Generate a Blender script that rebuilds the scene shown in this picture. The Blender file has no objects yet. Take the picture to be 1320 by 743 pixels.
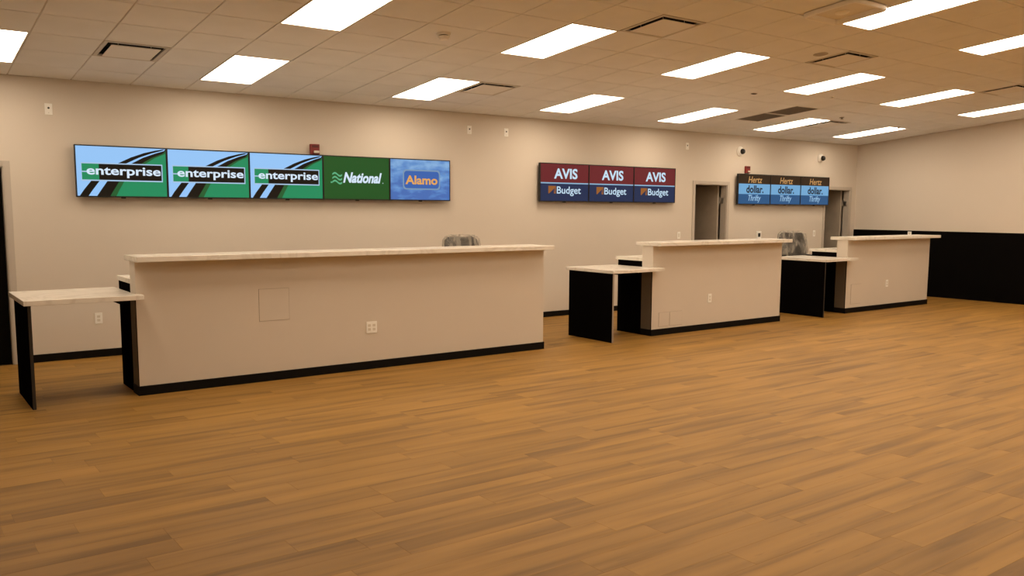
import bpy, bmesh, math, random
from mathutils import Vector, Matrix
random.seed(7)
S = bpy.context.scene
COL = S.collection
# ------------------------------------------------------------------ camera
F, PAN, TILT, ROLL = 1110.36, 0.6345, 0.1123, 0.0052
CAM = Vector((0.0, -10.688, 1.7218)); CX, CY = 660.0, 394.28
cp, sp, ct, st = math.cos(PAN), math.sin(PAN), math.cos(TILT), math.sin(TILT)
fw = Vector((sp*ct, cp*ct, -st)); rt = Vector((cp, -sp, 0)); up = rt.cross(fw)
cr, sr = math.cos(ROLL), math.sin(ROLL)
RT, UP = cr*rt + sr*up, -sr*rt + cr*up
cam_d = bpy.data.cameras.new('camera')
cam_d.sensor_width = 36; cam_d.lens = 36*F/1320
cam_d.shift_x = (660.0 - CX)/1320; cam_d.shift_y = (CY - 371.5)/1320
cam_d.clip_end = 100
cam = bpy.data.objects.new('camera', cam_d); COL.objects.link(cam)
m = Matrix((RT, UP, -fw)).transposed().to_4x4(); m.translation = CAM
cam.matrix_world = m
S.camera = cam
def project(p):
    q = Vector(p) - CAM
    d = q.dot(fw)
    if d < .05: return None
    return (CX + F*q.dot(RT)/d, CY - F*q.dot(UP)/d)
# ------------------------------------------------------------------ world, exposure
w = bpy.data.worlds.new('world'); S.world = w; w.use_nodes = True
w.node_tree.nodes['Background'].inputs[0].default_value = (.5, .45, .4, 1)
w.node_tree.nodes['Background'].inputs[1].default_value = .05
S.view_settings.view_transform = 'Standard'; S.view_settings.look = 'None'
S.view_settings.exposure = 0.0; S.view_settings.gamma = 1.0
S.view_settings.use_curve_mapping = False
LAMP = 11.7                                   # radiance of the ceiling panels
LAMP_RGB = (1.0, .81, .60)
# ------------------------------------------------------------------ room numbers (metres)
H0, GY = 3.1096, 0.0921                      # ceiling height at the back wall and its rise per metre
XR, XL, YF = 17.04, -2.44, -13.0
SL = math.atan(GY); CS = math.cos(SL)
U = .6096
GX0, GT0 = .606, -.545                       # tile grid origin along the wall / down the slope
def ceil_z(y): return H0 - GY*y
# ------------------------------------------------------------------ helpers
def srgb(r, g, b):
    f = lambda c: c/12.92 if c <= .04045 else ((c+.055)/1.055)**2.4
    return (f(r/255), f(g/255), f(b/255), 1)
MATS = {}
def mat(name, col, rough=.6, metal=0, spec=.5, bump=None, noise=None, emit=None, estr=1):
    if name in MATS: return MATS[name]
    mt = bpy.data.materials.new(name); mt.use_nodes = True
    nt = mt.node_tree; b = nt.nodes['Principled BSDF']
    b.inputs['Base Color'].default_value = (*col[:3], 1)
    b.inputs['Roughness'].default_value = rough; b.inputs['Metallic'].default_value = metal
    b.inputs['Specular IOR Level'].default_value = spec
    tc = nt.nodes.new('ShaderNodeNewGeometry')
    if noise:
        sc, amt = noise
        n = nt.nodes.new('ShaderNodeTexNoise'); n.inputs['Scale'].default_value = sc; n.inputs['Detail'].default_value = 4
        nt.links.new(tc.outputs['Position'], n.inputs['Vector'])
        r = nt.nodes.new('ShaderNodeValToRGB')
        r.color_ramp.elements[0].position = .3; r.color_ramp.elements[1].position = .7
        r.color_ramp.elements[0].color = tuple(c*(1-amt) for c in col[:3]) + (1,)
        r.color_ramp.elements[1].color = tuple(min(1, c*(1+amt)) for c in col[:3]) + (1,)
        nt.links.new(n.outputs['Fac'], r.inputs[0]); nt.links.new(r.outputs[0], b.inputs['Base Color'])
    if bump:
        sc, st_ = bump
        n2 = nt.nodes.new('ShaderNodeTexNoise'); n2.inputs['Scale'].default_value = sc; n2.inputs['Detail'].default_value = 3
        nt.links.new(tc.outputs['Position'], n2.inputs['Vector'])
        bp = nt.nodes.new('ShaderNodeBump'); bp.inputs['Strength'].default_value = st_; bp.inputs['Distance'].default_value = .002
        nt.links.new(n2.outputs['Fac'], bp.inputs['Height']); nt.links.new(bp.outputs[0], b.inputs['Normal'])
    if emit:
        b.inputs['Emission Color'].default_value = (*emit[:3], 1); b.inputs['Emission Strength'].default_value = estr
    MATS[name] = mt
    return mt
def screen_mat(name, r, g, b, k=1.0):
    c = srgb(r, g, b)
    return mat('screen_'+name, (.004, .004, .004), .35, spec=.15, emit=c, estr=k)
def box(bm, x0, x1, y0, y1, z0, z1):
    v = [bm.verts.new(p) for p in ((x0,y0,z0),(x1,y0,z0),(x1,y1,z0),(x0,y1,z0),(x0,y0,z1),(x1,y0,z1),(x1,y1,z1),(x0,y1,z1))]
    for f in ((0,3,2,1),(4,5,6,7),(0,1,5,4),(1,2,6,5),(2,3,7,6),(3,0,4,7)): bm.faces.new([v[i] for i in f])
def prism(bm, pts, z0, z1, axis='z'):
    def P(a, b, c):
        return {'z': (a, b, c), 'y': (a, c, b), 'x': (c, a, b)}[axis]
    lo = [bm.verts.new(P(a, b, z0)) for a, b in pts]; hi = [bm.verts.new(P(a, b, z1)) for a, b in pts]
    n = len(pts)
    bm.faces.new(lo[::-1]); bm.faces.new(hi)
    for i in range(n): bm.faces.new((lo[i], lo[(i+1) % n], hi[(i+1) % n], hi[i]))
def cyl(bm, c, r0, r1, h, axis='z', n=20):
    """frustum from centre c along axis by h"""
    pr = []
    for r, t in ((r0, 0), (r1, h)):
        ring = []
        for i in range(n):
            a = 2*math.pi*i/n; x, y = r*math.cos(a), r*math.sin(a)
            p = {'z': (x, y, t), 'y': (x, t, y), 'x': (t, x, y)}[axis]
            ring.append(bm.verts.new((c[0]+p[0], c[1]+p[1], c[2]+p[2])))
        pr.append(ring)
    bm.faces.new(pr[0][::-1]); bm.faces.new(pr[1])
    for i in range(n): bm.faces.new((pr[0][i], pr[0][(i+1) % n], pr[1][(i+1) % n], pr[1][i]))
def ball(bm, c, r, sx=1, sy=1, sz=1, nu=20, nv=12):
    bmesh.ops.create_uvsphere(bm, u_segments=nu, v_segments=nv, radius=r,
        matrix=Matrix.Translation(c) @ Matrix.Diagonal((sx, sy, sz, 1)))
def finish(name, bm, mt, parent=None, smooth=False, bevel=0, loc=None):
    bmesh.ops.recalc_face_normals(bm, faces=bm.faces[:])
    if bevel:
        es = [e for e in bm.edges if len(e.link_faces) == 2 and e.calc_face_angle(0) > .5]
        bmesh.ops.bevel(bm, geom=es, offset=bevel, segments=2, profile=.5, affect='EDGES', clamp_overlap=True)
    if smooth:
        for f in bm.faces: f.smooth = True
    me = bpy.data.meshes.new(name); bm.to_mesh(me); bm.free()
    me.materials.append(mt)
    if smooth: me.set_sharp_from_angle(angle=math.radians(40))
    return link(name, me, parent, loc)
def link(name, me, parent=None, loc=None, rot=None):
    o = bpy.data.objects.new(name, me); COL.objects.link(o)
    if parent: o.parent = parent
    if loc: o.location = loc
    if rot: o.rotation_euler = rot
    return o
def bx(name, dims, mt, parent=None, bevel=0):
    bm = bmesh.new(); box(bm, *dims); return finish(name, bm, mt, parent, bevel=bevel)
def tag(o, label, cat, group=None):
    o['label'] = label; o['category'] = cat
    if group: o['group'] = group
    return o
def struct(o): o['kind'] = 'structure'; return o
def thing(name, label, cat, loc=(0,0,0), rot=(0,0,0), group=None):
    o = bpy.data.objects.new(name, None); COL.objects.link(o)
    o.empty_display_size = .1; o.location = loc; o.rotation_euler = rot
    return tag(o, label, cat, group)
# ------------------------------------------------------------------ materials
WALL = mat('wall_paint', (.70, .64, .565), .75, spec=.3, bump=(260, .12), noise=(.6, .02))
COUNTER = mat('counter_paint', (.68, .615, .535), .7, spec=.3, bump=(260, .12), noise=(.8, .02))
TILE = mat('ceiling_tile', (.86, .87, .88), .95, spec=.1, bump=(420, .5), noise=(3, .025))
GRID = mat('grid_metal', (.66, .63, .58), .6)
DECK = mat('ceiling_deck', (.16, .14, .12), .9)
BLACK = mat('black_laminate', (.0035, .003, .0028), .7, spec=0)
BLACKWALL = mat('black_wall_paint', (.0025, .0021, .002), .8, spec=.05)
BASE = mat('black_rubber_base', (.006, .005, .0045), .6, spec=.1)
WHITEP = mat('white_plastic', (.93, .92, .88), .4)
WHITEM = mat('white_enamel', (.80, .77, .71), .45)
DARKGAP = mat('dark_gap', (.02, .017, .014), .9)
CAVITY = mat('duct_cavity', (.008, .007, .006), .9)
TRIM = mat('door_frame_paint', (.54, .49, .43), .5)
LEAF = mat('door_leaf_stain', (.50, .43, .34), .5, noise=(5, .08))
DARKLEAF = mat('dark_door', (.006, .005, .004), .7, spec=0)
RED = mat('red_plastic', (.22, .018, .018), .4)
LENS = mat('clear_lens', (.75, .7, .62), .15)
BLKPL = mat('black_plastic', (.006, .006, .006), .3)
BEZEL = mat('tv_bezel', (.004, .004, .004), .35)
GRILLE = mat('grille_metal', (.30, .265, .225), .6)
METAL = mat('brushed_steel', (.55, .52, .48), .35, metal=1)
FABRIC = mat('chair_fabric', (.02, .018, .017), .85, bump=(600, .4))
SUBFLOOR = mat('subfloor', (.05, .03, .015), .9)
DIFF = mat('light_diffuser', (.8, .8, .8), .5, emit=LAMP_RGB, estr=LAMP)

def stone():
    mt = bpy.data.materials.new('white_quartz'); mt.use_nodes = True; nt = mt.node_tree; N = nt.nodes; L = nt.links
    b = N['Principled BSDF']; b.inputs['Roughness'].default_value = .22
    g = N.new('ShaderNodeNewGeometry')
    n = N.new('ShaderNodeTexNoise'); n.inputs['Scale'].default_value = 1.4; n.inputs['Detail'].default_value = 7; n.inputs['Distortion'].default_value = 1.6
    L.new(g.outputs['Position'], n.inputs['Vector'])
    r = N.new('ShaderNodeValToRGB'); e = r.color_ramp.elements
    e[0].position = .47; e[0].color = (.84, .80, .73, 1)
    e[1].position = .56; e[1].color = (.84, .80, .73, 1)
    x = e.new(.515); x.color = (.74, .70, .63, 1)
    L.new(n.outputs['Fac'], r.inputs[0]); L.new(r.outputs[0], b.inputs['Base Color'])
    return mt
STONE = stone()

def wood():
    mt = bpy.data.materials.new('oak_vinyl_plank'); mt.use_nodes = True; nt = mt.node_tree; N = nt.nodes; L = nt.links
    b = N['Principled BSDF']; b.inputs['Specular IOR Level'].default_value = .26
    g = N.new('ShaderNodeNewGeometry'); oi = N.new('ShaderNodeObjectInfo')
    at = N.new('ShaderNodeAttribute'); at.attribute_name = 'tone'
    add = N.new('ShaderNodeMath'); add.operation = 'ADD'; L.new(oi.outputs['Random'], add.inputs[0]); L.new(at.outputs['Fac'], add.inputs[1])
    fr = N.new('ShaderNodeMath'); fr.operation = 'FRACT'; L.new(add.outputs[0], fr.inputs[0])
    off = N.new('ShaderNodeCombineXYZ'); mul = N.new('ShaderNodeMath'); mul.operation = 'MULTIPLY'; mul.inputs[1].default_value = 57
    L.new(fr.outputs[0], mul.inputs[0]); L.new(mul.outputs[0], off.inputs[0]); L.new(mul.outputs[0], off.inputs[1])
    va = N.new('ShaderNodeVectorMath'); va.operation = 'ADD'; L.new(g.outputs['Position'], va.inputs[0]); L.new(off.outputs[0], va.inputs[1])
    def grain(sx, sy, det, dist=0):
        mp = N.new('ShaderNodeMapping'); mp.inputs['Scale'].default_value = (sx, sy, 1); L.new(va.outputs[0], mp.inputs['Vector'])
        n = N.new('ShaderNodeTexNoise'); n.inputs['Scale'].default_value = 1; n.inputs['Detail'].default_value = det; n.inputs['Distortion'].default_value = dist
        L.new(mp.outputs[0], n.inputs['Vector']); return n
    n1 = grain(.55, 7, 3, .4); n2 = grain(1.6, 45, 4); n3 = grain(.5, 2.2, 2)
    r = N.new('ShaderNodeValToRGB'); e = r.color_ramp.elements
    e[0].position = .30; e[0].color = (.190, .099, .021, 1)
    e[1].position = .72; e[1].color = (.395, .215, .048, 1)
    x = e.new(.5); x.color = (.318, .171, .037, 1)
    L.new(n1.outputs['Fac'], r.inputs[0])
    def mixv(src, lo, hi, prev):
        mr = N.new('ShaderNodeMapRange'); mr.inputs[3].default_value = lo; mr.inputs[4].default_value = hi
        L.new(src, mr.inputs[0])
        vm = N.new('ShaderNodeVectorMath'); vm.operation = 'SCALE'; L.new(prev, vm.inputs[0]); L.new(mr.outputs[0], vm.inputs['Scale']); return vm.outputs[0]
    c = mixv(n2.outputs['Fac'], .92, 1.08, r.outputs[0])
    c = mixv(n3.outputs['Fac'], .82, 1.18, c)
    n4 = grain(4.5, 26, 2); kn = N.new('ShaderNodeMapRange'); kn.inputs[1].default_value = .66; kn.inputs[2].default_value = .80; L.new(n4.outputs['Fac'], kn.inputs[0])
    c = mixv(kn.outputs[0], 1.0, .72, c)
    c = mixv(fr.outputs[0], .94, 1.06, c)
    L.new(c, b.inputs['Base Color'])
    mr = N.new('ShaderNodeMapRange'); mr.inputs[3].default_value = .42; mr.inputs[4].default_value = .58
    L.new(n2.outputs['Fac'], mr.inputs[0]); L.new(mr.outputs[0], b.inputs['Roughness'])
    bp = N.new('ShaderNodeBump'); bp.inputs['Strength'].default_value = .15; bp.inputs['Distance'].default_value = .001
    L.new(n2.outputs['Fac'], bp.inputs['Height']); L.new(bp.outputs[0], b.inputs['Normal'])
    return mt
WOOD = wood()

# ------------------------------------------------------------------ floor and planks
floor = struct(bx('floor', (XL, XR, YF, 2.6, -.12, -.006), SUBFLOOR))
PW, PL = .181, 1.22
def in_frame(pts, margin=0):
    ok = [p for p in (project(q) for q in pts) if p]
    return len(ok) == len(pts) and any(-margin <= x <= 1320+margin and -margin <= y <= 743+margin for x, y in ok)
def area(pts):
    q = [project(p) for p in pts]
    if any(p is None for p in q): return 0
    return abs(sum(q[i][0]*q[(i+1) % 4][1] - q[(i+1) % 4][0]*q[i][1] for i in range(4)))/2
planks = []
row = 0; y = -.002
while y > YF:
    y1 = max(y - PW, YF)
    x = XL - random.uniform(0, PL)
    while x < XR:
        a, b_ = max(x, XL), min(x + PL, XR)
        if b_ - a > .03: planks.append((a, b_, y1, y))
        x += PL
    y = y1; row += 1
def plank_shape(bm, a, b_, y0, y1):
    g, c = .0002, .0007
    lo = [(a+g,y0+g,-.006),(b_-g,y0+g,-.006),(b_-g,y1-g,-.006),(a+g,y1-g,-.006)]
    md = [(p[0],p[1],-c) for p in lo]
    hi = [(a+g+c,y0+g+c,0),(b_-g-c,y0+g+c,0),(b_-g-c,y1-g-c,0),(a+g+c,y1-g-c,0)]
    V = [[bm.verts.new(p) for p in r] for r in (lo, md, hi)]
    fs = [bm.faces.new(V[2])]
    for k in range(2):
        for i in range(4): fs.append(bm.faces.new((V[k][i], V[k][(i+1)%4], V[k+1][(i+1)%4], V[k+1][i])))
    return fs
def visible_score(p):
    a, b_, y0, y1 = p
    xm, ym = (a+b_)/2, (y0+y1)/2
    if ym > -2.3: return 0
    pts = [(a,y0,0),(b_,y0,0),(b_,y1,0),(a,y1,0)]
    if not in_frame(pts + [(xm,ym,0)]): return 0
    return area(pts)
planks.sort(key=visible_score, reverse=True)
pm = {}
for a, b_, y0, y1 in planks[:300]:
    key = (round(b_-a, 3), round(y1-y0, 3))
    if key not in pm:
        bm = bmesh.new(); plank_shape(bm, -key[0]/2, key[0]/2, -key[1]/2, key[1]/2)
        me = bpy.data.meshes.new('plank'); bm.to_mesh(me); bm.free(); me.materials.append(WOOD); pm[key] = me
    link('plank', pm[key], floor, ((a+b_)/2, (y0+y1)/2, 0))
bm = bmesh.new(); lay = bm.faces.layers.float.new('tone')
for p in planks[300:]:
    t = random.random()
    for f in plank_shape(bm, *p): f[lay] = t
o = finish('distant_planks', bm, WOOD, floor); o['kind'] = 'stuff'

# ------------------------------------------------------------------ walls
OPEN = [(.23, 1.135, 2.15), (11.95, 12.84, 2.19), (15.93, 16.82, 2.165)]
def back_wall(name, y0, y1, x_lo, x_hi, zt, mt):
    bm = bmesh.new(); x = x_lo
    for a, b_, z in OPEN:
        box(bm, x, a, y0, y1, 0, zt); box(bm, a, b_, y0, y1, z, zt); x = b_
    box(bm, x, x_hi, y0, y1, 0, zt)
    return struct(finish(name, bm, mt))
back_wall('wall_back', 0, .13, XL, XR, H0, WALL)
bm = bmesh.new(); prism(bm, [(.13, 0), (YF, 0), (YF, ceil_z(YF)), (0, H0), (.13, H0)], XR, XR+.15, 'x'); struct(finish('wall_right', bm, WALL))
bm = bmesh.new(); prism(bm, [(.13, 0), (YF, 0), (YF, ceil_z(YF)), (0, H0), (.13, H0)], XL-.15, XL, 'x'); struct(finish('wall_left', bm, WALL))
struct(bx('wall_front', (XL-.15, XR+.15, YF-.15, YF, 0, ceil_z(YF)), WALL))
# dim corridor behind the doors
bm = bmesh.new()
box(bm, XL, XR, 2.45, 2.6, 0, 2.6); box(bm, XL, XR, .13, 2.6, 2.6, 2.7)
box(bm, XL-.1, XL, .13, 2.6, 0, 2.7); box(bm, XR, XR+.1, .13, 2.6, 0, 2.7); 
for xx in (10.4, 14.2): box(bm, xx, xx+.12, .13, 2.45, 0, 2.6)
struct(finish('wall_corridor', bm, WALL))
# black lower part of the right wall
struct(bx('trim_1', (XR-.012, XR, YF, 0, 0, 1.316), BLACKWALL))
# black rubber base along the back wall, cut at the doors
bm = bmesh.new()
for a, b_ in ((XL, .16), (1.205, 11.88), (12.91, 15.86), (16.89, XR-.012)): box(bm, a, b_, -.011, 0, 0, .088)
struct(finish('baseboard_back', bm, BASE, bevel=.003))

# doors
def door(n, a, b_, z, leaf):
    bm = bmesh.new()
    t = .022
    box(bm, a, a+t, 0, .13, 0, z); box(bm, b_-t, b_, 0, .13, 0, z); box(bm, a+t, b_-t, 0, .13, z-t, z)   # jambs and head
    box(bm, a-.055, a+.01, -.014, 0, 0, z+.05); box(bm, b_-.01, b_+.055, -.014, 0, 0, z+.05); box(bm, a+.01, b_-.01, -.014, 0, z-.01, z+.05)
    o = struct(finish('door_%d' % n, bm, TRIM, bevel=.002))
    if leaf == 'open':
        xh = b_ - t - .004
        w_ = b_ - a - 2*t - .01
        lf = bx('door_leaf', (xh-.048, xh-.004, .165, .165+w_, .012, z-t-.004), LEAF, o, bevel=.002)
        bx('edge_strip', (xh-.048, xh-.004, .1625, .165, .012, z-t-.004), mat('leaf_edge', (.5,.44,.37), .5), lf)
        for hz in (.28, 1.05, z-.30):
            bm = bmesh.new(); cyl(bm, (xh-.004, .148, hz-.055), .009, .009, .11); box(bm, xh-.002, xh+.004, .06, .145, hz-.05, hz+.05)
            finish('hinge', bm, METAL, o, smooth=True)
        bm = bmesh.new()
        for s in (-1, 1):
            xx = xh-.026+s*.026
            cyl(bm, (xx, .165+w_-.07, 1.0), .026, .026, s*.012, 'x'); cyl(bm, (xx, .165+w_-.07, 1.0), .01, .01, s*.05, 'x')
            box(bm, min(xx+s*.04, xx+s*.055), max(xx+s*.04, xx+s*.055), .165+w_-.18, .165+w_-.06, .99, 1.01)
        finish('lever_handle', bm, METAL, lf, bevel=.002)
    else:
        lf = bx('door_leaf', (a+t+.003, b_-t-.003, .07, .114, .008, z-t-.003), DARKLEAF, o, bevel=.002)
        bm = bmesh.new(); cyl(bm, (a+t+.07, .07, 1.0), .026, .026, -.012, 'y'); cyl(bm, (a+t+.07, .07, 1.0), .01, .01, -.05, 'y'); box(bm, a+t+.06, a+t+.18, .015, .03, .99, 1.01)
        finish('lever_handle', bm, METAL, lf, bevel=.002)
door(1, *OPEN[0], 'shut'); door(2, *OPEN[1], 'open'); door(3, *OPEN[2], 'open')

# ------------------------------------------------------------------ ceiling: deck, tiles, grid
crot = (-SL, 0, 0)
def cl(x, t, n=0):                            # a point of the sloping ceiling: along the wall, down the slope, below it
    a = -SL
    return Vector((x, t*math.cos(a) - n*math.sin(a), H0 + t*math.sin(a) + n*math.cos(a)))
TL = YF/CS
bm = bmesh.new(); box(bm, XL, XR, TL, 0, .10, .2)
ceiling = finish('ceiling', bm, DECK, None); ceiling.location = (0, 0, H0); ceiling.rotation_euler = crot; struct(ceiling)
ti0 = int(math.floor((XL-GX0)/U)); ti1 = int(math.ceil((XR-GX0)/U))
tj1 = int(math.ceil((GT0-TL)/U))
LIGHTS = {}
for r, row0 in enumerate((0, 4, 8, 12, 16)):  # last two rows are out of view, added to light the room
    for i in range(0, 7):
        if (i, r) not in ((0, 2), (0, 3), (0, 4), (1, 4)): LIGHTS[(4*i, row0)] = r
VENTS = [(2, 1), (9, 1), (21, 1), (9, 6), (14, 6), (21, 6)]
GRILLES = [(18, 1), (18, 2)]
FIX = [(11, 8)]
taken = set(VENTS + GRILLES + FIX)
for (i, j) in LIGHTS: taken |= {(i, j), (i, j+1)}
cells = []
for j in range(-1, tj1+1):
    t1 = GT0 - j*U; t0 = t1 - U
    t1, t0 = min(t1, -.003), max(t0, TL+.003)
    if t1 - t0 < .03: continue
    for i in range(ti0, ti1):
        if (i, j) in taken: continue
        x0, x1 = max(GX0+i*U, XL+.003), min(GX0+(i+1)*U, XR-.003)
        if x1 - x0 < .03: continue
        cells.append((x0, x1, t0, t1))
def tile_score(c):
    x0, x1, t0, t1 = c
    pts = [cl(x0,t0), cl(x1,t0), cl(x1,t1), cl(x0,t1)]
    return area(pts) if in_frame(pts) else 0
cells.sort(key=tile_score, reverse=True)
G = .006
tm = {}
def tile_box(bm, x0, x1, t0, t1):
    c = .003
    rings = []
    for d, z in ((0, .012), (0, -.003), (c, -.006)):
        rings.append([bm.verts.new(p) for p in ((x0+d,t0+d,z),(x1-d,t0+d,z),(x1-d,t1-d,z),(x0+d,t1-d,z))])
    bm.faces.new(rings[0]); bm.faces.new(rings[2][::-1])
    for k in range(2):
        for i in range(4): bm.faces.new((rings[k][i], rings[k+1][i], rings[k+1][(i+1)%4], rings[k][(i+1)%4]))
nvis = min(300, sum(1 for c in cells if tile_score(c) > 0))
for x0, x1, t0, t1 in cells[:nvis]:
    key = (round(x1-x0-2*G, 3), round(t1-t0-2*G, 3))
    if key not in tm:
        bm = bmesh.new(); tile_box(bm, -key[0]/2, key[0]/2, -key[1]/2, key[1]/2)
        bmesh.ops.recalc_face_normals(bm, faces=bm.faces[:])
        me = bpy.data.meshes.new('ceiling_tile'); bm.to_mesh(me); bm.free(); me.materials.append(TILE); tm[key] = me
    link('ceiling_tile', tm[key], ceiling, ((x0+x1)/2, (t0+t1)/2, random.uniform(-.0008, .0008)))
bm = bmesh.new()
for x0, x1, t0, t1 in cells[nvis:]: tile_box(bm, x0+G, x1-G, t0+G, t1-G)
o = finish('unseen_ceiling_tiles', bm, TILE, ceiling); o['kind'] = 'stuff'
# T runners: pieces stop where a fitting fills the cell
def runs(flags):
    out = []; s = None
    for k, f in enumerate(flags + [False]):
        if f and s is None: s = k
        if not f and s is not None: out.append((s, k)); s = None
    return out
lightcells = {}
for (i, j) in LIGHTS: lightcells[(i, j)] = (i, j); lightcells[(i, j+1)] = (i, j)
for i in range(ti0+1, ti1):
    x = GX0 + i*U
    if XL+.02 < x < XR-.02:
        bx('grid_runner', (x-.012, x+.012, TL+.002, -.002, .002, .03), GRID, ceiling)
for j in range(0, tj1+1):
    t = GT0 - j*U
    flags = [not (lightcells.get((i, j)) and lightcells.get((i, j)) == lightcells.get((i, j-1))) for i in range(ti0, ti1)]
    for a, b_ in runs(flags):
        x0, x1 = max(GX0+(ti0+a)*U, XL+.002), min(GX0+(ti0+b_)*U, XR-.002)
        bx('cross_runner', (x0, x1, t-.012, t+.012, .0025, .028), GRID, ceiling)

# ------------------------------------------------------------------ ceiling fittings
fm = {}
def light_parts():
    bm = bmesh.new()
    wo, lo, wi, li = .2985, .602, .2872, .5925
    for (a, b_, c, d) in ((-wo, -wi, -lo, lo), (wi, wo, -lo, lo), (-wi, wi, -lo, -li), (-wi, wi, li, lo)): box(bm, a, b_, c, d, -.008, .045)
    box(bm, -wi, wi, -li, li, .035, .045)
    bmesh.ops.recalc_face_normals(bm, faces=bm.faces[:])
    f = bpy.data.meshes.new('frame'); bm.to_mesh(f); bm.free(); f.materials.append(WHITEM)
    bm = bmesh.new(); box(bm, -wi, wi, -li, li, -.004, .004)
    bmesh.ops.recalc_face_normals(bm, faces=bm.faces[:])
    d = bpy.data.meshes.new('diffuser'); bm.to_mesh(d); bm.free(); d.materials.append(DIFF)
    return f, d
LF, LD = light_parts()
ROWLAB = ['long ceiling light panel in the row beside the back wall',
          'long ceiling light panel in the second row from the back wall',
          'long ceiling light panel in the third row from the back wall',
          'unseen ceiling light panel added to light the room, fourth row from the back wall',
          'unseen ceiling light panel added to light the room, fifth row from the back wall']
SPECIAL = {(0, 0): 'long light panel beside the back wall, above the dark shut door',
           (4, 0): 'long light panel beside the back wall, above the road-graphic screens',
           (8, 0): 'long light panel touching the square vent above the clouded blue screen',
           (12, 0): 'long light panel beside the back wall, above the red and navy screens',
           (16, 0): 'long light panel beside the back wall, just before the return grilles',
           (20, 0): 'long light panel between the return grilles and a square vent',
           (24, 0): 'long light panel near the corner of back and right walls',
           (4, 4): 'long light panel of the second row, level with the road-graphic screens',
           (8, 4): 'long light panel of the second row, level with the clouded blue screen',
           (12, 4): 'long light panel of the second row, level with the red and navy screens',
           (16, 4): 'long light panel of the second row, beside the white sprinkler head',
           (20, 4): 'long light panel of the second row, level with the middle doorway',
           (24, 4): 'long light panel of the second row, the one nearest the right wall',
           (12, 8): 'long light panel touching the rounded white ceiling fixture',
           (16, 8): 'long light panel of the third row, next after the rounded ceiling fixture'}
for (i, j), r in sorted(LIGHTS.items(), key=lambda k: (k[1], k[0])):
    lab = SPECIAL.get((i, j), ROWLAB[r])
    t = thing('ceiling_light', lab, 'light', cl(GX0+(i+.5)*U, GT0-(j+1)*U), crot, 'recessed ceiling light panels, row %s' % ['beside the back wall','two','three','four, unseen and added','five, unseen and added'][r])
    link('frame', LF, t); link('diffuser', LD, t)
# square plaque air diffusers
def vent(i, j, label):
    t = thing('air_diffuser', label, 'vent', cl(GX0+(i+.5)*U, GT0-(j+.5)*U), crot, 'square ceiling air diffusers')
    bm = bmesh.new(); o_, n_ = .2985, .262
    for (a, b_, c, d) in ((-o_, -n_, -o_, o_), (n_, o_, -o_, o_), (-n_, n_, -o_, -n_), (-n_, n_, n_, o_)): box(bm, a, b_, c, d, -.009, .01)
    finish('frame', bm, mat('vent_frame', (.60, .56, .50), .5), t, bevel=.001)
    bm = bmesh.new()
    for (a, b_, c, d) in ((-n_-.004, -n_, -n_, n_), (n_, n_+.004, -n_, n_), (-n_, n_, -n_-.004, -n_), (-n_, n_, n_, n_+.004)): box(bm, a, b_, c, d, .01, .09)
    box(bm, -n_, n_, -n_, n_, .085, .09)
    finish('duct_box', bm, CAVITY, t)
    bm = bmesh.new(); box(bm, -.225, .225, -.225, .225, -.020, -.014)
    p = finish('plaque', bm, mat('vent_plaque', (.84, .82, .78), .5), t, bevel=.002)
    for sx in (-1, 1):
        for sy in (-1, 1):
            bm = bmesh.new(); cyl(bm, (sx*.15, sy*.15, -.014), .004, .004, .099, n=8); finish('hanger_rod', bm, METAL, p)

VL = {(2,1): 'square air vent in the ceiling between the lights over the road-graphic screens',
      (9,1): 'square air vent touching the light panel above the blue screen',
      (21,1): 'square air vent beside the light panel next to the return grilles',
      (9,6): 'square air vent near the smoke detector, between second and third light rows',
      (14,6): 'square air vent beside a dark slot in the ceiling, near the rounded fixture',
      (21,6): 'square air vent near the right wall, between second and third light rows'}
for (i, j) in VENTS: vent(i, j, VL[(i, j)])
for k, (i, j) in enumerate(GRILLES):
    t = thing('return_grille', ['dark square return grille in the ceiling, the one nearer the back wall', 'dark square return grille in the ceiling, the one farther from the back wall'][k], 'vent', cl(GX0+(i+.5)*U, GT0-(j+.5)*U), crot, 'dark return grilles')
    bm = bmesh.new(); o_, n_ = .2985, .28
    for (a, b_, c, d) in ((-o_, -n_, -o_, o_), (n_, o_, -o_, o_), (-n_, n_, -o_, -n_), (-n_, n_, n_, o_)): box(bm, a, b_, c, d, -.007, .01)
    finish('frame', bm, WHITEM, t)
    bm = bmesh.new()
    for q in range(22):
        a = -.28 + .56*(q+.5)/22
        box(bm, a-.0015, a+.0015, -.28, .28, -.004, .012); box(bm, -.28, .28, a-.0015, a+.0015, -.004, .012)
    g_ = finish('louvre_grid', bm, GRILLE, t); g_['kind'] = 'stuff'
    bm = bmesh.new(); box(bm, -.28, .28, -.28, .28, .06, .065); finish('backing', bm, mat('grille_back', (.03, .025, .02), .9), t)
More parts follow.
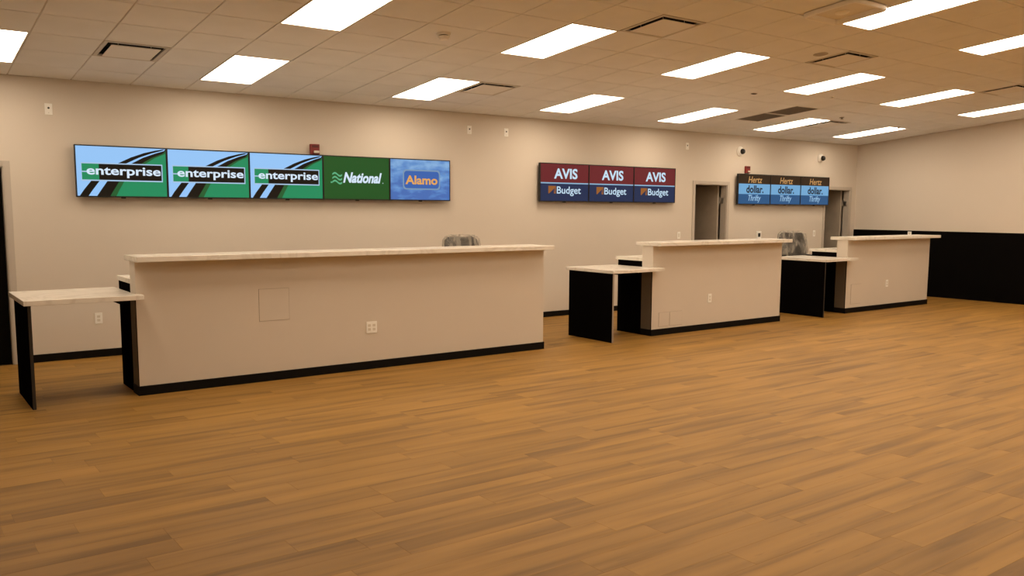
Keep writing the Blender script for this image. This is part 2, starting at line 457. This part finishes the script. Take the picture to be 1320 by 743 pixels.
# rounded fixture beside the third row
def rrect(w, h, r, n=6):
    pts = []
    for cx_, cy_, a0 in ((w-r, h-r, 0), (-w+r, h-r, 90), (-w+r, -h+r, 180), (w-r, -h+r, 270)):
        for k in range(n+1):
            a = math.radians(a0 + 90*k/n); pts.append((cx_ + r*math.cos(a), cy_ + r*math.sin(a)))
    return pts
t = thing('ceiling_fixture', 'rounded white ceiling fixture with raised rim and sunken centre', 'ceiling fixture', cl(GX0+11.5*U, GT0-8.5*U), crot)
bm = bmesh.new(); prof = [(.294, -.006), (.294, -.032), (.284, -.045), (.266, -.045), (.254, -.032), (.248, .004)]
rings = []
for s_, z in prof:
    rings.append([bm.verts.new((x, y_, z)) for x, y_ in rrect(s_, s_, max(.03, .09-(.295-s_)))])
for k in range(len(rings)-1):
    n = len(rings[k])
    for q in range(n): bm.faces.new((rings[k][q], rings[k][(q+1)%n], rings[k+1][(q+1)%n], rings[k+1][q]))
finish('rim', bm, WHITEP, t, smooth=True)
bm = bmesh.new(); prism(bm, rrect(.30, .30, .02), .002, .012); finish('centre_panel', bm, WHITEM, t)
bm = bmesh.new(); ball(bm, (.05, .06, .002), .07, 1, 1, .35); finish('inner_dome', bm, WHITEP, t, smooth=True)
# smoke detector
t = thing('smoke_detector', 'small round white smoke detector on the ceiling tiles', 'smoke detector', cl(4.56, -3.36, -.006), crot)
bm = bmesh.new(); cyl(bm, (0,0,-.022), .066, .07, .022, n=28); finish('base', bm, WHITEP, t, smooth=True)
bm = bmesh.new(); cyl(bm, (0,0,-.032), .046, .046, .010, n=28); finish('dark_slot', bm, BLKPL, t, smooth=True)
bm = bmesh.new(); cyl(bm, (0,0,-.062), .04, .06, .030, n=28); finish('cap', bm, WHITEP, t, smooth=True)
# sprinkler heads and small ceiling discs
def sprinkler(x, tt, label, dark):
    t = thing('sprinkler_head', label, 'sprinkler', cl(x, tt, -.006), crot, 'sprinkler heads in the ceiling')
    mt = GRILLE if dark else WHITEP
    bm = bmesh.new(); cyl(bm, (0,0,-.008), .034, .042, .008, n=20); finish('escutcheon', bm, mt, t, smooth=True)
    bm = bmesh.new(); cyl(bm, (0,0,-.022), .011, .011, .014, n=12)
    for s_ in (-1, 1): box(bm, s_*.014-.003, s_*.014+.003, -.004, .004, -.028, -.008)
    finish('frame_arms', bm, mt, t)
    bm = bmesh.new(); cyl(bm, (0,0,-.032), .026, .026, .004, n=16); finish('deflector', bm, mt, t)
sprinkler(11.45, -3.06, 'white sprinkler head beside a light panel of the second row', False)
sprinkler(13.31, -2.02, 'dark sprinkler head near the vent by the return grilles', True)
sprinkler(15.47, -1.80, 'dark sprinkler head beside the light panel at the room corner', True)
def slot(x, tt, label, l, wd, inner):
    t = thing('ceiling_slot', label, 'ceiling slot', cl(x, tt, -.006), crot)
    bm = bmesh.new(); prism(bm, rrect(l, wd, min(l, wd)*.9), -.006, 0); finish('rim', bm, mat('grey_rim', (.5, .46, .4), .6), t)
    bm = bmesh.new(); prism(bm, rrect(l*.8, wd*.7, min(l, wd)*.6), -.008, -.006); finish('opening', bm, inner, t)
slot(10.09, -2.72, 'small dark round plug in a ceiling tile between two light rows', .05, .035, DARKGAP)
slot(8.95, -4.56, 'faint grey disc in a ceiling tile beside a square vent', .08, .08, mat('grey_disc', (.42, .38, .33), .7))

# ------------------------------------------------------------------ counters
YC, YB = -2.44, -2.24                        # front and back of the low walls
def counter(a, b_, ta, tb, label, panels, outlets):
    c = thing('reception_counter', label, 'counter', (a, YC, 0))
    def D(x0, x1, y0, y1, z0, z1): return (x0-a, x1-a, y0-YC, y1-YC, z0, z1)
    bx('low_wall', D(a, b_, YC, YB, 0, 1.230), COUNTER, c, bevel=.002)
    bx('countertop', D(ta, tb, -2.60, -2.13, 1.230, 1.279), STONE, c, bevel=.004)
    bm = bmesh.new(); pts = [(a, YB), (a-.010, YB), (a-.010, YC-.010), (b_+.010, YC-.010), (b_+.010, YB), (b_, YB), (b_, YC), (a, YC)]
    prism(bm, [(x-a, y_-YC) for x, y_ in pts], 0, .088); finish('rubber_base', bm, BASE, c)
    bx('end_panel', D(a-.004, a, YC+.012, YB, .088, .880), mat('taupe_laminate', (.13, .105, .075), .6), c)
    bx('end_edge', D(a-.004, a, YC+.001, YC+.012, .088, .880), BLACK, c)
    for (x0, x1, z0, z1) in panels:
        p = bx('access_panel', D(x0, x1, YC-.004, YC-.0004, z0, z1), COUNTER, c, bevel=.001)
        bx('panel_gap', D(x0-.003, x1+.003, YC-.0015, YC, z0-.003, z1+.003), mat('panel_shadow_gap', (.36, .30, .24), .9), p)
    for (x, z, wd) in outlets: plate(c, x-a, -.0, z, wd, .125, wd > .1, 'outlet_plate')
    return c
def plate(parent, x, y_, z, wd, h, duplex, name, axis='y', mt=None):
    mt = mt or WHITEP
    def B(x0, x1, d0, d1, z0, z1):
        return (x0, x1, y_-d1, y_-d0, z0, z1)
    p = bx(name, B(x-wd/2, x+wd/2, 0, .007, z-h/2, z+h/2), mt, parent, bevel=.002)
    cols = (-.028, .028) if duplex else (0,)
    for cx_ in cols:
        for s_ in (-1, 1):
            so = bx('socket', B(x+cx_-.016, x+cx_+.016, .007, .009, z+s_*.021-.014, z+s_*.021+.014), mat('socket_plastic', (.70, .66, .58), .4), p, bevel=.001)
    return p
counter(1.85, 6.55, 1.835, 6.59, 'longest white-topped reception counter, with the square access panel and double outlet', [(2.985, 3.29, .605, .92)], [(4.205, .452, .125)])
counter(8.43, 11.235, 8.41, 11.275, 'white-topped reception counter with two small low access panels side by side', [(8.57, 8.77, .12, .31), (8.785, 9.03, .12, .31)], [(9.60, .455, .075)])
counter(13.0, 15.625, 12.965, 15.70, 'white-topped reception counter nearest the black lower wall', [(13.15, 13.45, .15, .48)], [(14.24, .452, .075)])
# low desks at the counters' ends
def desk(x0, x1, xc, xp, yb, yf, label, band=(.02, .016, .013)):
    d = thing('accessible_desk', label, 'desk', (x0, yb, 0))
    bm = bmesh.new()
    prism(bm, [(px-x0, py-yb) for px, py in ((x0, yb), (xc-.005, yb), (xc-.005, YC-.013), (x1, YC-.013), (x1, -2.60), (x0, -2.60))], .896, .938)
    finish('desktop', bm, STONE, d, bevel=.003)
    bx('side_panel', (xp-x0, xp-x0+.028, yf-yb, -.06, 0, .896), BLACK, d, bevel=.001)
    bx('edge_band', (xp-x0+.002, xp-x0+.026, yf-yb-.002, yf-yb, .002, .894), mat('edge_banding_%d' % (band[0]*100), band, .5), d)
    bx('wall_cleat', (xc-x0-.034, xc-x0-.006, YB-yb+.05, -.06, .80, .896), BLACK, d)
desk(.94, 1.885, 1.85, .975, -1.60, -2.515, 'low white-topped side desk at the end of the longest counter')
desk(7.56, 8.50, 8.43, 7.565, -1.66, -2.585, 'low white-topped side desk between the longest and the middle counter', (.34, .29, .24))
desk(12.19, 13.075, 13.0, 12.195, -1.58, -2.565, 'low white-topped side desk touching the counter nearest the black lower wall')
# staff work desks behind the low walls
def workdesk(a, b_, label):
    d = thing('work_desk', label, 'desk', (a, YB, 0))
    L_ = b_ - a
    bx('worktop', (.0, L_, .002, .53, 1.015, 1.06), STONE, d, bevel=.003)
    for x in (0.0, L_-.03): bx('end_panel', (x+.004 if x == 0 else x-.004, x+.034 if x == 0 else x+.026, .002, .48, 0, 1.015), BLACK, d)
    bx('back_rail', (.034, L_-.034, .002, .024, .55, 1.015), BLACK, d)
    n = max(1, round(L_/1.4))
    for k in range(1, n):
        x = L_*k/n; bx('divider', (x-.015, x+.015, .024, .48, 0, 1.015), BLACK, d)
workdesk(1.85, 6.55, 'white-topped black staff desk behind the longest reception counter')
workdesk(8.43, 11.235, 'white-topped black staff desk behind the middle reception counter')
workdesk(13.0, 15.625, 'white-topped black staff desk behind the counter nearest the black wall')

# ------------------------------------------------------------------ wall displays
def textmesh(s, shear=0.0, bold=0.0, space=1.0):
    cu = bpy.data.curves.new('lettering', 'FONT'); cu.body = s; cu.shear = shear; cu.offset = bold; cu.space_character = space
    cu.resolution_u = 4
    ob = bpy.data.objects.new('lettering', cu); COL.objects.link(ob)
    dg = bpy.context.evaluated_depsgraph_get(); dg.update()
    me = bpy.data.meshes.new_from_object(ob.evaluated_get(dg))
    bpy.data.objects.remove(ob); bpy.data.curves.remove(cu)
    xs = [v.co.x for v in me.vertices]; ys = [v.co.y for v in me.vertices]
    return me, min(xs), max(xs), min(ys), max(ys)
class Screen:
    """flat picture on a display: coordinates u, v run 0..1 over the lit panel"""
    def __init__(s, parent, w_, h_, y0): s.p, s.w, s.h, s.y, s.k = parent, w_, h_, y0, 0
    def pos(s, u, v, lvl): return ((u-.5)*s.w, s.y - .0006*lvl, (v-.5)*s.h)
    def poly(s, name, pts, mt, lvl=1):
        bm = bmesh.new(); vs = [bm.verts.new(s.pos(u, v, lvl)) for u, v in pts]; bm.faces.new(vs)
        bmesh.ops.triangulate(bm, faces=bm.faces[:])
        me = bpy.data.meshes.new(name); bm.to_mesh(me); bm.free(); me.materials.append(mt)
        return link(name, me, s.p)
    def strip(s, name, left, right, mt, lvl=1):
        bm = bmesh.new(); A = [bm.verts.new(s.pos(u, v, lvl)) for u, v in left]; B = [bm.verts.new(s.pos(u, v, lvl)) for u, v in right]
        for i in range(len(A)-1): bm.faces.new((A[i], B[i], B[i+1], A[i+1]))
        me = bpy.data.meshes.new(name); bm.to_mesh(me); bm.free(); me.materials.append(mt)
        return link(name, me, s.p)
    def rect(s, name, u0, u1, v0, v1, mt, lvl=1): return s.poly(name, [(u0,v0),(u1,v0),(u1,v1),(u0,v1)], mt, lvl)
    def text(s, t, u0, u1, v0, v1, mt, lvl=4, shear=0, bold=0, space=1.0):
        me, x0, x1, y0, y1 = textmesh(t, shear, bold, space)
        for v in me.vertices:
            u = u0 + (u1-u0)*(v.co.x-x0)/(x1-x0); vv = v0 + (v1-v0)*(v.co.y-y0)/(y1-y0)
            v.co = s.pos(u, vv, lvl)
        me.materials.clear(); me.materials.append(mt)
        return link('lettering', me, s.p)
def display(x0, x1, z0, z1, label, group):
    t = thing('wall_display', label, 'screen', ((x0+x1)/2, 0, (z0+z1)/2), group=group)
    w_, h_ = x1-x0, z1-z0
    bz = .011
    bm = bmesh.new(); box(bm, -w_/2+.001, w_/2-.001, -.085, -.05, -h_/2, h_/2); finish('casing', bm, BEZEL, t, bevel=.003)
    bm = bmesh.new()
    for (a, b_, c, d) in ((-w_/2+.001, -w_/2+bz, -h_/2, h_/2), (w_/2-bz, w_/2-.001, -h_/2, h_/2), (-w_/2+bz, w_/2-bz, -h_/2, -h_/2+bz*1.3), (-w_/2+bz, w_/2-bz, h_/2-bz, h_/2)):
        box(bm, a, b_, -.096, -.085, c, d)
    finish('bezel', bm, BEZEL, t)
    bx('wall_bracket', (-.2, .2, -.05, 0, -.15, .15), BEZEL, t)
    bx('sensor_bump', (-.025, .025, -.09, -.07, -h_/2-.012, -h_/2), BEZEL, t)
    sw, sh = w_-2*bz, h_-2.3*bz
    return t, sw, sh, .15*bz
def panel(t, sw, sh, dz, mt):
    s = bx('screen', (-sw/2, sw/2, -.088, -.085, -sh/2+dz, sh/2+dz), mt, t)
    sc = Screen(s, sw, sh, -.0882)
    sc.dz = dz
    return sc
SKYB = screen_mat('sky_blue', 150, 197, 246); GRN = screen_mat('field_green', 36, 138, 92); DGRN = screen_mat('dark_field_green', 38, 92, 48)
RDK = screen_mat('road_black', 22, 16, 10); WHT = screen_mat('white', 214, 230, 248); PALE = screen_mat('pale_blue_white', 168, 196, 226)
NGRN = screen_mat('bottle_green', 34, 82, 34); MINT = screen_mat('mint', 96, 178, 132)
def sky_screen():
    mt = bpy.data.materials.new('screen_clouded_blue'); mt.use_nodes = True; nt = mt.node_tree; N = nt.nodes; L = nt.links
    b = N['Principled BSDF']; b.inputs['Base Color'].default_value = (.004, .004, .004, 1)
    tc = N.new('ShaderNodeTexCoord'); n = N.new('ShaderNodeTexNoise'); mp = N.new('ShaderNodeMapping'); mp.inputs['Scale'].default_value = (5, 1, 12)
    L.new(tc.outputs['Object'], mp.inputs[0]); L.new(mp.outputs[0], n.inputs['Vector']); n.inputs['Scale'].default_value = 1; n.inputs['Detail'].default_value = 5
    sx = N.new('ShaderNodeSeparateXYZ'); L.new(tc.outputs['Object'], sx.inputs[0])
    ma = N.new('ShaderNodeMath'); ma.operation = 'MULTIPLY_ADD'; ma.inputs[1].default_value = .55; L.new(sx.outputs[2], ma.inputs[0]); L.new(n.outputs['Fac'], ma.inputs[2])
    r = N.new('ShaderNodeValToRGB'); e = r.color_ramp.elements
    e[0].position = .35; e[0].color = srgb(62, 104, 176); e[1].position = .75; e[1].color = srgb(128, 172, 216)
    x = e.new(.55); x.color = srgb(88, 138, 200)
    L.new(ma.outputs[0], r.inputs[0]); L.new(r.outputs[0], b.inputs['Emission Color']); b.inputs['Emission Strength'].default_value = 1
    b.inputs['Roughness'].default_value = .35
    return mt
CLOUD = sky_screen()
ABLU = screen_mat('panel_blue', 58, 98, 172); AORG = screen_mat('amber', 226, 164, 86); AGRY = screen_mat('sign_grey', 122, 150, 178)
def road_picture(s):
    V = [0, .12, .32, .5, .66, .8, .9, .96, 1.0]
    E = [[.025,.07,.16,.29,.44,.60,.75,.88,1.0], [.118,.165,.25,.385,.53,.69,.84,.955,1.0], [.21,.255,.335,.45,.59,.735,.88,.985,1.0],
         [.353,.395,.465,.575,.70,.83,.965,1.0,1.0], [.42,.455,.52,.625,.745,.87,.995,1.0,1.0]]
    E = [[(u, v) for u, v in zip(r, V)] for r in E]
    right = [(1.0, v) for v in V]
    s.strip('green_field', E[4][:8], right[:8], GRN, 1)
    s.strip('field_edge', E[3][:8], E[4][:8], DGRN, 1)
    s.strip('road_lane', E[2], E[3], RDK, 1)
    s.strip('road_lane', E[0], E[1], RDK, 1)
    s.strip('road_stripe', E[1], E[2], SKYB, 1)
    s.rect('logo_border', .052, .957, .305, .672, PALE, 2)
    s.rect('logo_green', .058, .242, .330, .650, GRN, 3)
    s.rect('logo_black', .242, .945, .330, .650, RDK, 3)
    s.rect('logo_line', .058, .14, .478, .502, PALE, 4)
    s.text('enterprise', .108, .935, .375, .60, WHT, 5, bold=.022, space=1.0)
def national_picture(s):
    for k in range(3):
        A, B = [], []
        for q in range(13):
            u = .125 + .145*q/12; v = .60 - .085*k + .035*math.sin(q/12*6.0) - .02*k*.3
            A.append((u, v)); B.append((u, v-.04))
        s.strip('wave_mark', B, A, MINT, 1)
    s.rect('mark_dot', .10, .122, .375, .41, MINT, 1)
    s.text('National', .285, .885, .385, .64, WHT, 2, shear=.28, bold=.035)
    s.rect('full_stop', .895, .908, .385, .405, WHT, 2)
def alamo_picture(s):
    def rr(u0, u1, v0, v1, r):
        out = []
        for cu_, cv, a0 in ((u1-r, v1-r*1.75, 0), (u0+r, v1-r*1.75, 90), (u0+r, v0+r*1.75, 180), (u1-r, v0+r*1.75, 270)):
            for k in range(6):
                a = math.radians(a0+90*k/5); out.append((cu_+r*math.cos(a), cv+r*1.75*math.sin(a)))
        return out
    s.poly('sign_border', rr(.205, .835, .255, .755, .05), AGRY, 1)
    s.poly('sign_panel', rr(.225, .815, .29, .72, .045), ABLU, 2)
    s.text('Alamo', .245, .79, .385, .61, AORG, 3, bold=.03)
    s.text('O', .885, .925, .645, .70, AGRY, 3, bold=-.005)
CRIM = screen_mat('crimson', 106, 36, 40); NAVY = screen_mat('navy', 34, 46, 78); STEELB = screen_mat('steel_blue', 140, 178, 206)
AVW = screen_mat('letter_white', 196, 222, 240); ORNG = screen_mat('ochre', 150, 92, 42)
def avis_picture(s, glare):
    s.rect('top_band', 0, 1, .50, 1, CRIM, 1)
    s.rect('divider', 0, 1, .468, .50, STEELB, 2)
    s.text('AVIS', .275, .765, .60, .885, AVW, 3, bold=.03)
    s.text('Budget', .335, .84, .135, .395, AVW, 3, bold=.012)
    s.rect('orange_mark', .16, .315, .20, .405, ORNG, 2)
    s.poly('mark_notch', [(.175, .195), (.275, .33), (.275, .195)], NAVY, 3)
    s.poly('mark_notch', [(.305, .20), (.29, .39), (.28, .30)], NAVY, 3)
HBRN = screen_mat('dark_brown', 50, 34, 20); HTAN = screen_mat('tan_letter', 200, 150, 92); DBLU = screen_mat('light_blue_band', 112, 166, 208)
TBLU = screen_mat('deep_blue_band', 40, 84, 128); DBLK = screen_mat('letter_black', 26, 30, 42); TPAL = screen_mat('pale_letter', 150, 190, 222)
def hertz_picture(s):
    s.rect('top_band', 0, 1, .69, 1, HBRN, 1); s.rect('middle_band', 0, 1, .335, .69, DBLU, 1); s.rect('bottom_band', 0, 1, 0, .335, TBLU, 1)
    s.text('Hertz', .30, .74, .725, .945, HTAN, 2, shear=.2, bold=.010)
    s.text('dollar.', .245, .79, .375, .64, DBLK, 2, bold=.03)
    s.text('Thrifty', .315, .71, .04, .315, TPAL, 2, shear=.3, bold=.012)
R1 = 'five screens in a row over the longest counter'
row1 = [('sky-blue screen with green field and road, at the free end of its row', SKYB, road_picture),
        ('sky-blue screen with green field and black road, between two identical screens', SKYB, road_picture),
        ('sky-blue screen with green field and black road, touching the dark green screen', SKYB, road_picture),
        ('dark green screen with white italic lettering and wavy mint mark', NGRN, national_picture),
        ('clouded blue screen with orange lettering in a rounded sign', CLOUD, alamo_picture)]
x, dx = 1.807, .9755
for k, (lab, mt, fn) in enumerate(row1):
    t, sw, sh, dz = display(x+k*dx, x+(k+1)*dx, 1.825, 2.402, lab, R1)
    fn(panel(t, sw, sh, 0, mt))
x, dx = 8.325, 1.0055
for k in range(3):
    t, sw, sh, dz = display(x+k*dx, x+(k+1)*dx, 1.834, 2.434, ['red over navy screen, the one nearest the blue clouded screen', 'red over navy screen between two identical screens', 'red over navy screen, the one nearest the open doorway'][k], 'three red and navy screens')
    avis_picture(panel(t, sw, sh, 0, NAVY), k == 0)
x, dx = 13.04, .96
for k in range(3):
    t, sw, sh, dz = display(x+k*dx, x+(k+1)*dx, 1.822, 2.394, ['brown and blue banded screen right under the red strobe', 'brown and blue banded screen between two identical screens', 'brown and blue banded screen overlapping the doorway by the corner'][k], 'three brown and blue banded screens')
    hertz_picture(panel(t, sw, sh, 0, TBLU))

# ------------------------------------------------------------------ things on the walls
def wallplate(x, z, wd, h, label, cat='wall plate', kind='hole', group=None):
    t = thing('wall_plate' if kind != 'outlet' else 'wall_outlet', label, cat, (x, 0, z), group=group)
    if kind == 'outlet':
        plate(t, 0, 0, 0, wd, h, wd > .1, 'cover')
    else:
        p = bx('cover', (-wd/2, wd/2, -.007, 0, -h/2, h/2), WHITEP, t, bevel=.002)
        if kind == 'hole':
            bm = bmesh.new(); cyl(bm, (0, -.007, .012), .011, .011, -.004, 'y', 14); finish('jack', bm, BLKPL, t)
            bm = bmesh.new(); cyl(bm, (0, -.007, -.038), .004, .004, -.002, 'y', 10); finish('screw', bm, METAL, t)
        else:
            bx('rocker', (-.016, .016, -.011, -.007, -.033, .033), mat('switch_plastic', (.74, .70, .62), .35), t, bevel=.001)
    return t
wallplate(1.590, 2.772, .075, .12, 'white wall plate high on the wall near the dark door', group='high data plates')
wallplate(7.075, 2.862, .075, .12, 'white plate high on the wall, the one nearer the clouded blue screen', group='high data plates')
wallplate(7.74, 2.862, .075, .12, 'white plate high on the wall, the one nearer the red and navy screens', group='high data plates')
wallplate(11.72, 2.842, .075, .12, 'white wall plate high above the open doorway', group='high data plates')
wallplate(1.988, .448, .08, .125, 'white outlet low on the back wall under the first side desk', 'outlet', 'outlet')
wallplate(11.56, 1.262, .075, .125, 'white light switch beside the open doorway above the middle counter', 'light switch', 'switch')
wallplate(15.60, 1.245, .08, .125, 'white light switch beside the doorway by the corner', 'light switch', 'switch')
# outlet on the black part of the right wall
t = thing('wall_outlet', 'white outlet on the black lower part of the right wall', 'outlet', (XR-.012, -1.265, 1.235), (0, 0, -math.pi/2))
plate(t, 0, 0, 0, .08, .125, False, 'cover')
# thermostat
t = thing('thermostat', 'white square thermostat with a black screen above the middle counter', 'thermostat', (13.80, 0, 1.238))
bx('body', (-.068, .068, -.022, 0, -.072, .072), WHITEP, t, bevel=.005); bx('display', (-.034, .034, -.0235, -.0215, -.036, .036), BLKPL, t)
# strobes
def strobe(x, z, label):
    t = thing('fire_strobe', label, 'fire alarm', (x, 0, z), group='red fire strobes')
    bx('housing', (-.062, .062, -.045, 0, -.066, .066), RED, t, bevel=.006)
    bx('strobe_lens', (-.022, .050, -.062, -.045, -.050, -.018), LENS, t, bevel=.005)
    bx('sounder_slots', (-.045, .045, -.047, -.045, .02, .05), mat('dark_red', (.10, .01, .01), .5), t)
strobe(4.652, 2.475, 'red fire strobe above the road-graphic screen next to the green one')
strobe(13.375, 2.478, 'red fire strobe above the brown and blue banded screen')
# turret cameras
def camera_dome(x, z, label):
    t = thing('security_camera', label, 'security camera', (x, 0, z), group='turret security cameras')
    bm = bmesh.new(); cyl(bm, (0, 0, 0), .088, .09, -.022, 'y', 28); finish('mount', bm, WHITEP, t, smooth=True)
    bm = bmesh.new(); cyl(bm, (0, -.022, 0), .086, .062, -.035, 'y', 28); finish('collar', bm, WHITEP, t, smooth=True)
    bm = bmesh.new(); ball(bm, (0, -.068, -.004), .052); b_ = finish('eyeball', bm, BLKPL, t, smooth=True)
    bm = bmesh.new(); cyl(bm, (-.012, -.108, -.02), .022, .02, -.014, 'y', 18); finish('lens_ring', bm, BEZEL, b_, smooth=True)
camera_dome(13.16, 2.812, 'white turret camera with black eye above the strobe')
camera_dome(15.70, 2.782, 'white turret camera with black eye near the wall corner')

# ------------------------------------------------------------------ office chairs in plastic wrap
def wrapmat():
    mt = bpy.data.materials.new('plastic_film'); mt.use_nodes = True; nt = mt.node_tree; N = nt.nodes; L = nt.links
    b = N['Principled BSDF']; b.inputs['Base Color'].default_value = (.42, .39, .34, 1); b.inputs['Roughness'].default_value = .22
    g = N.new('ShaderNodeNewGeometry'); n = N.new('ShaderNodeTexNoise'); n.inputs['Scale'].default_value = 1; n.inputs['Detail'].default_value = 2; n.inputs['Distortion'].default_value = 1.2
    mp = N.new('ShaderNodeMapping'); mp.inputs['Scale'].default_value = (8, 8, 3.2); mp.inputs['Rotation'].default_value = (.4, .5, 0); L.new(g.outputs['Position'], mp.inputs['Vector']); L.new(mp.outputs[0], n.inputs['Vector'])
    r = N.new('ShaderNodeMapRange'); r.inputs[1].default_value = .35; r.inputs[2].default_value = .7; r.inputs[3].default_value = .12; r.inputs[4].default_value = .75
    L.new(n.outputs['Fac'], r.inputs[0])
    L.new(r.outputs[0], b.inputs['Alpha'])
    bp = N.new('ShaderNodeBump'); bp.inputs['Strength'].default_value = .8; bp.inputs['Distance'].default_value = .012
    L.new(n.outputs['Fac'], bp.inputs['Height']); L.new(bp.outputs[0], b.inputs['Normal'])
    return mt
FILM = wrapmat()
def slab(bm, prof, w_, th, nx=8, bulge=0.0, jit=0.0, rnd=None):
    """upholstered slab: prof = list of (y, z, half width factor); thick along the profile's normal"""
    n = len(prof); F_, B_ = [], []
    for k, (y_, z, wf) in enumerate(prof):
        y0, z0, _ = prof[max(0, k-1)]; y1, z1, _ = prof[min(n-1, k+1)]
        d = Vector((y1-y0, z1-z0)).normalized(); nr = Vector((-d.y, d.x))
        fr, bk = [], []
        for q in range(nx+1):
            s_ = q/nx*2-1; x = s_*w_/2*wf
            cv = bulge*(s_*s_)
            e = (1 - abs(s_)**6*.55)*(1 if 0 < k < n-1 else .55)
            j1 = rnd.uniform(-jit, jit) if rnd else 0; j2 = rnd.uniform(-jit, jit) if rnd else 0
            fr.append(bm.verts.new((x+j1, y_ + nr.x*th/2*e - cv + j2, z + nr.y*th/2*e + j1)))
            bk.append(bm.verts.new((x+j2, y_ - nr.x*th/2*e - cv + j1, z - nr.y*th/2*e + j2)))
        F_.append(fr); B_.append(bk)
    for k in range(n-1):
        for q in range(nx):
            bm.faces.new((F_[k][q], F_[k][q+1], F_[k+1][q+1], F_[k+1][q])); bm.faces.new((B_[k][q+1], B_[k][q], B_[k+1][q], B_[k+1][q+1]))
        bm.faces.new((B_[k][0], F_[k][0], F_[k+1][0], B_[k+1][0])); bm.faces.new((F_[k][nx], B_[k][nx], B_[k+1][nx], F_[k+1][nx]))
    for k in (0, n-1):
        for q in range(nx): bm.faces.new((F_[k][q], F_[k][q+1], B_[k][q+1], B_[k][q]))
def office_chair(loc, rz, label, top, wd, group):
    t = thing('office_chair', label, 'chair', loc, (0, 0, rz), group)
    sz = top - .62                                            # seat height
    for k in range(5):
        a = 2*math.pi*k/5 + .3
        bm = bmesh.new(); dx_, dy_ = math.cos(a), math.sin(a)
        n_ = Vector((-dy_, dx_))
        V = []
        for (r, hw, z0, z1) in ((.03, .028, .085, .13), (.31, .018, .07, .095)):
            for s_, z in ((-1, z0), (1, z0), (1, z1), (-1, z1)): V.append(bm.verts.new((dx_*r+n_.x*s_*hw, dy_*r+n_.y*s_*hw, z)))
        for f in ((0,1,2,3),(7,6,5,4),(0,4,5,1),(1,5,6,2),(2,6,7,3),(3,7,4,0)): bm.faces.new([V[i] for i in f])
        lg = finish('base_leg', bm, BLKPL, t, bevel=.004)
        bm = bmesh.new()
        for s_ in (-1, 1):
            mm = Matrix.Translation((dx_*.29, dy_*.29, .03)) @ Matrix.Rotation(a+math.pi/2, 4, 'Z') @ Matrix.Rotation(math.pi/2, 4, 'Y') @ Matrix.Translation((0, 0, s_*.014))
            bmesh.ops.create_cone(bm, cap_ends=True, segments=16, radius1=.03, radius2=.03, depth=.02, matrix=mm)
        finish('caster', bm, BLKPL, lg)
    bm = bmesh.new(); cyl(bm, (0,0,.09), .033, .03, .2); cyl(bm, (0,0,.29), .018, .018, sz-.33); finish('gas_column', bm, METAL, t, smooth=True)
    bm = bmesh.new(); box(bm, -.1, .1, -.12, .12, sz-.05, sz-.015); finish('tilt_box', bm, BLKPL, t, bevel=.008)
    sp_ = [(-.25, sz+.0, .86), (-.22, sz+.03, .97), (-.1, sz+.035, 1), (.05, sz+.03, 1), (.18, sz+.035, .97), (.235, sz+.045, .9)]
    bm = bmesh.new(); slab(bm, sp_, wd*.92, .075); finish('seat', bm, FABRIC, t, smooth=True)
    bp_ = [(.225, sz+.09, .78), (.215, sz+.16, .93), (.222, sz+.27, 1), (.245, sz+.39, 1), (.272, sz+.50, .95), (.290, sz+.575, .90), (.298, sz+.61, .76)]
    bm = bmesh.new(); slab(bm, bp_, wd*.93, .06, bulge=.035); finish('backrest', bm, FABRIC, t, smooth=True)
    bm = bmesh.new(); box(bm, -.035, .035, .12, .30, sz-.035, sz-.015); box(bm, -.035, .035, .275, .30, sz-.035, sz+.3); finish('back_bracket', bm, BLKPL, t, bevel=.005)
    for s_ in (-1, 1):
        bm = bmesh.new(); x = s_*wd*.5
        box(bm, min(x, x-s_*.02), max(x, x-s_*.02), -.03, .04, sz-.01, sz+.21); box(bm, min(x-s_*.15, x), max(x-s_*.15, x), -.02, .03, sz-.018, sz-.004)
        ar = finish('armrest', bm, BLKPL, t, bevel=.006)
        bm = bmesh.new(); box(bm, x-s_*.01-.038, x-s_*.01+.038, -.12, .13, sz+.21, sz+.235); finish('arm_pad', bm, BLKPL, ar, bevel=.009)
    rnd = random.Random(int(loc[0]*10))
    wp = [(.22, sz+.06, .9)] + [(y_+.0, z+.008, min(1.08, wf+.09)) for y_, z, wf in bp_[1:]] + [(.292, sz+.626, .80)]
    bm = bmesh.new(); slab(bm, wp, wd*.95, .12, nx=10, bulge=.03, jit=.006, rnd=rnd)
    f = finish('plastic_wrap', bm, FILM, t, smooth=True)
    f['label'] = 'crumpled clear plastic film over the backrest'
    return t
office_chair((6.20, -1.30, 0), 2.95 - math.pi, 'office chair in crumpled plastic wrap behind the longest counter', 1.35, .54, 'plastic-wrapped office chairs')
office_chair((13.12, -1.36, 0), 2.55 - math.pi, 'office chair in crumpled plastic wrap between middle counter and corner desk', 1.325, .53, 'plastic-wrapped office chairs')
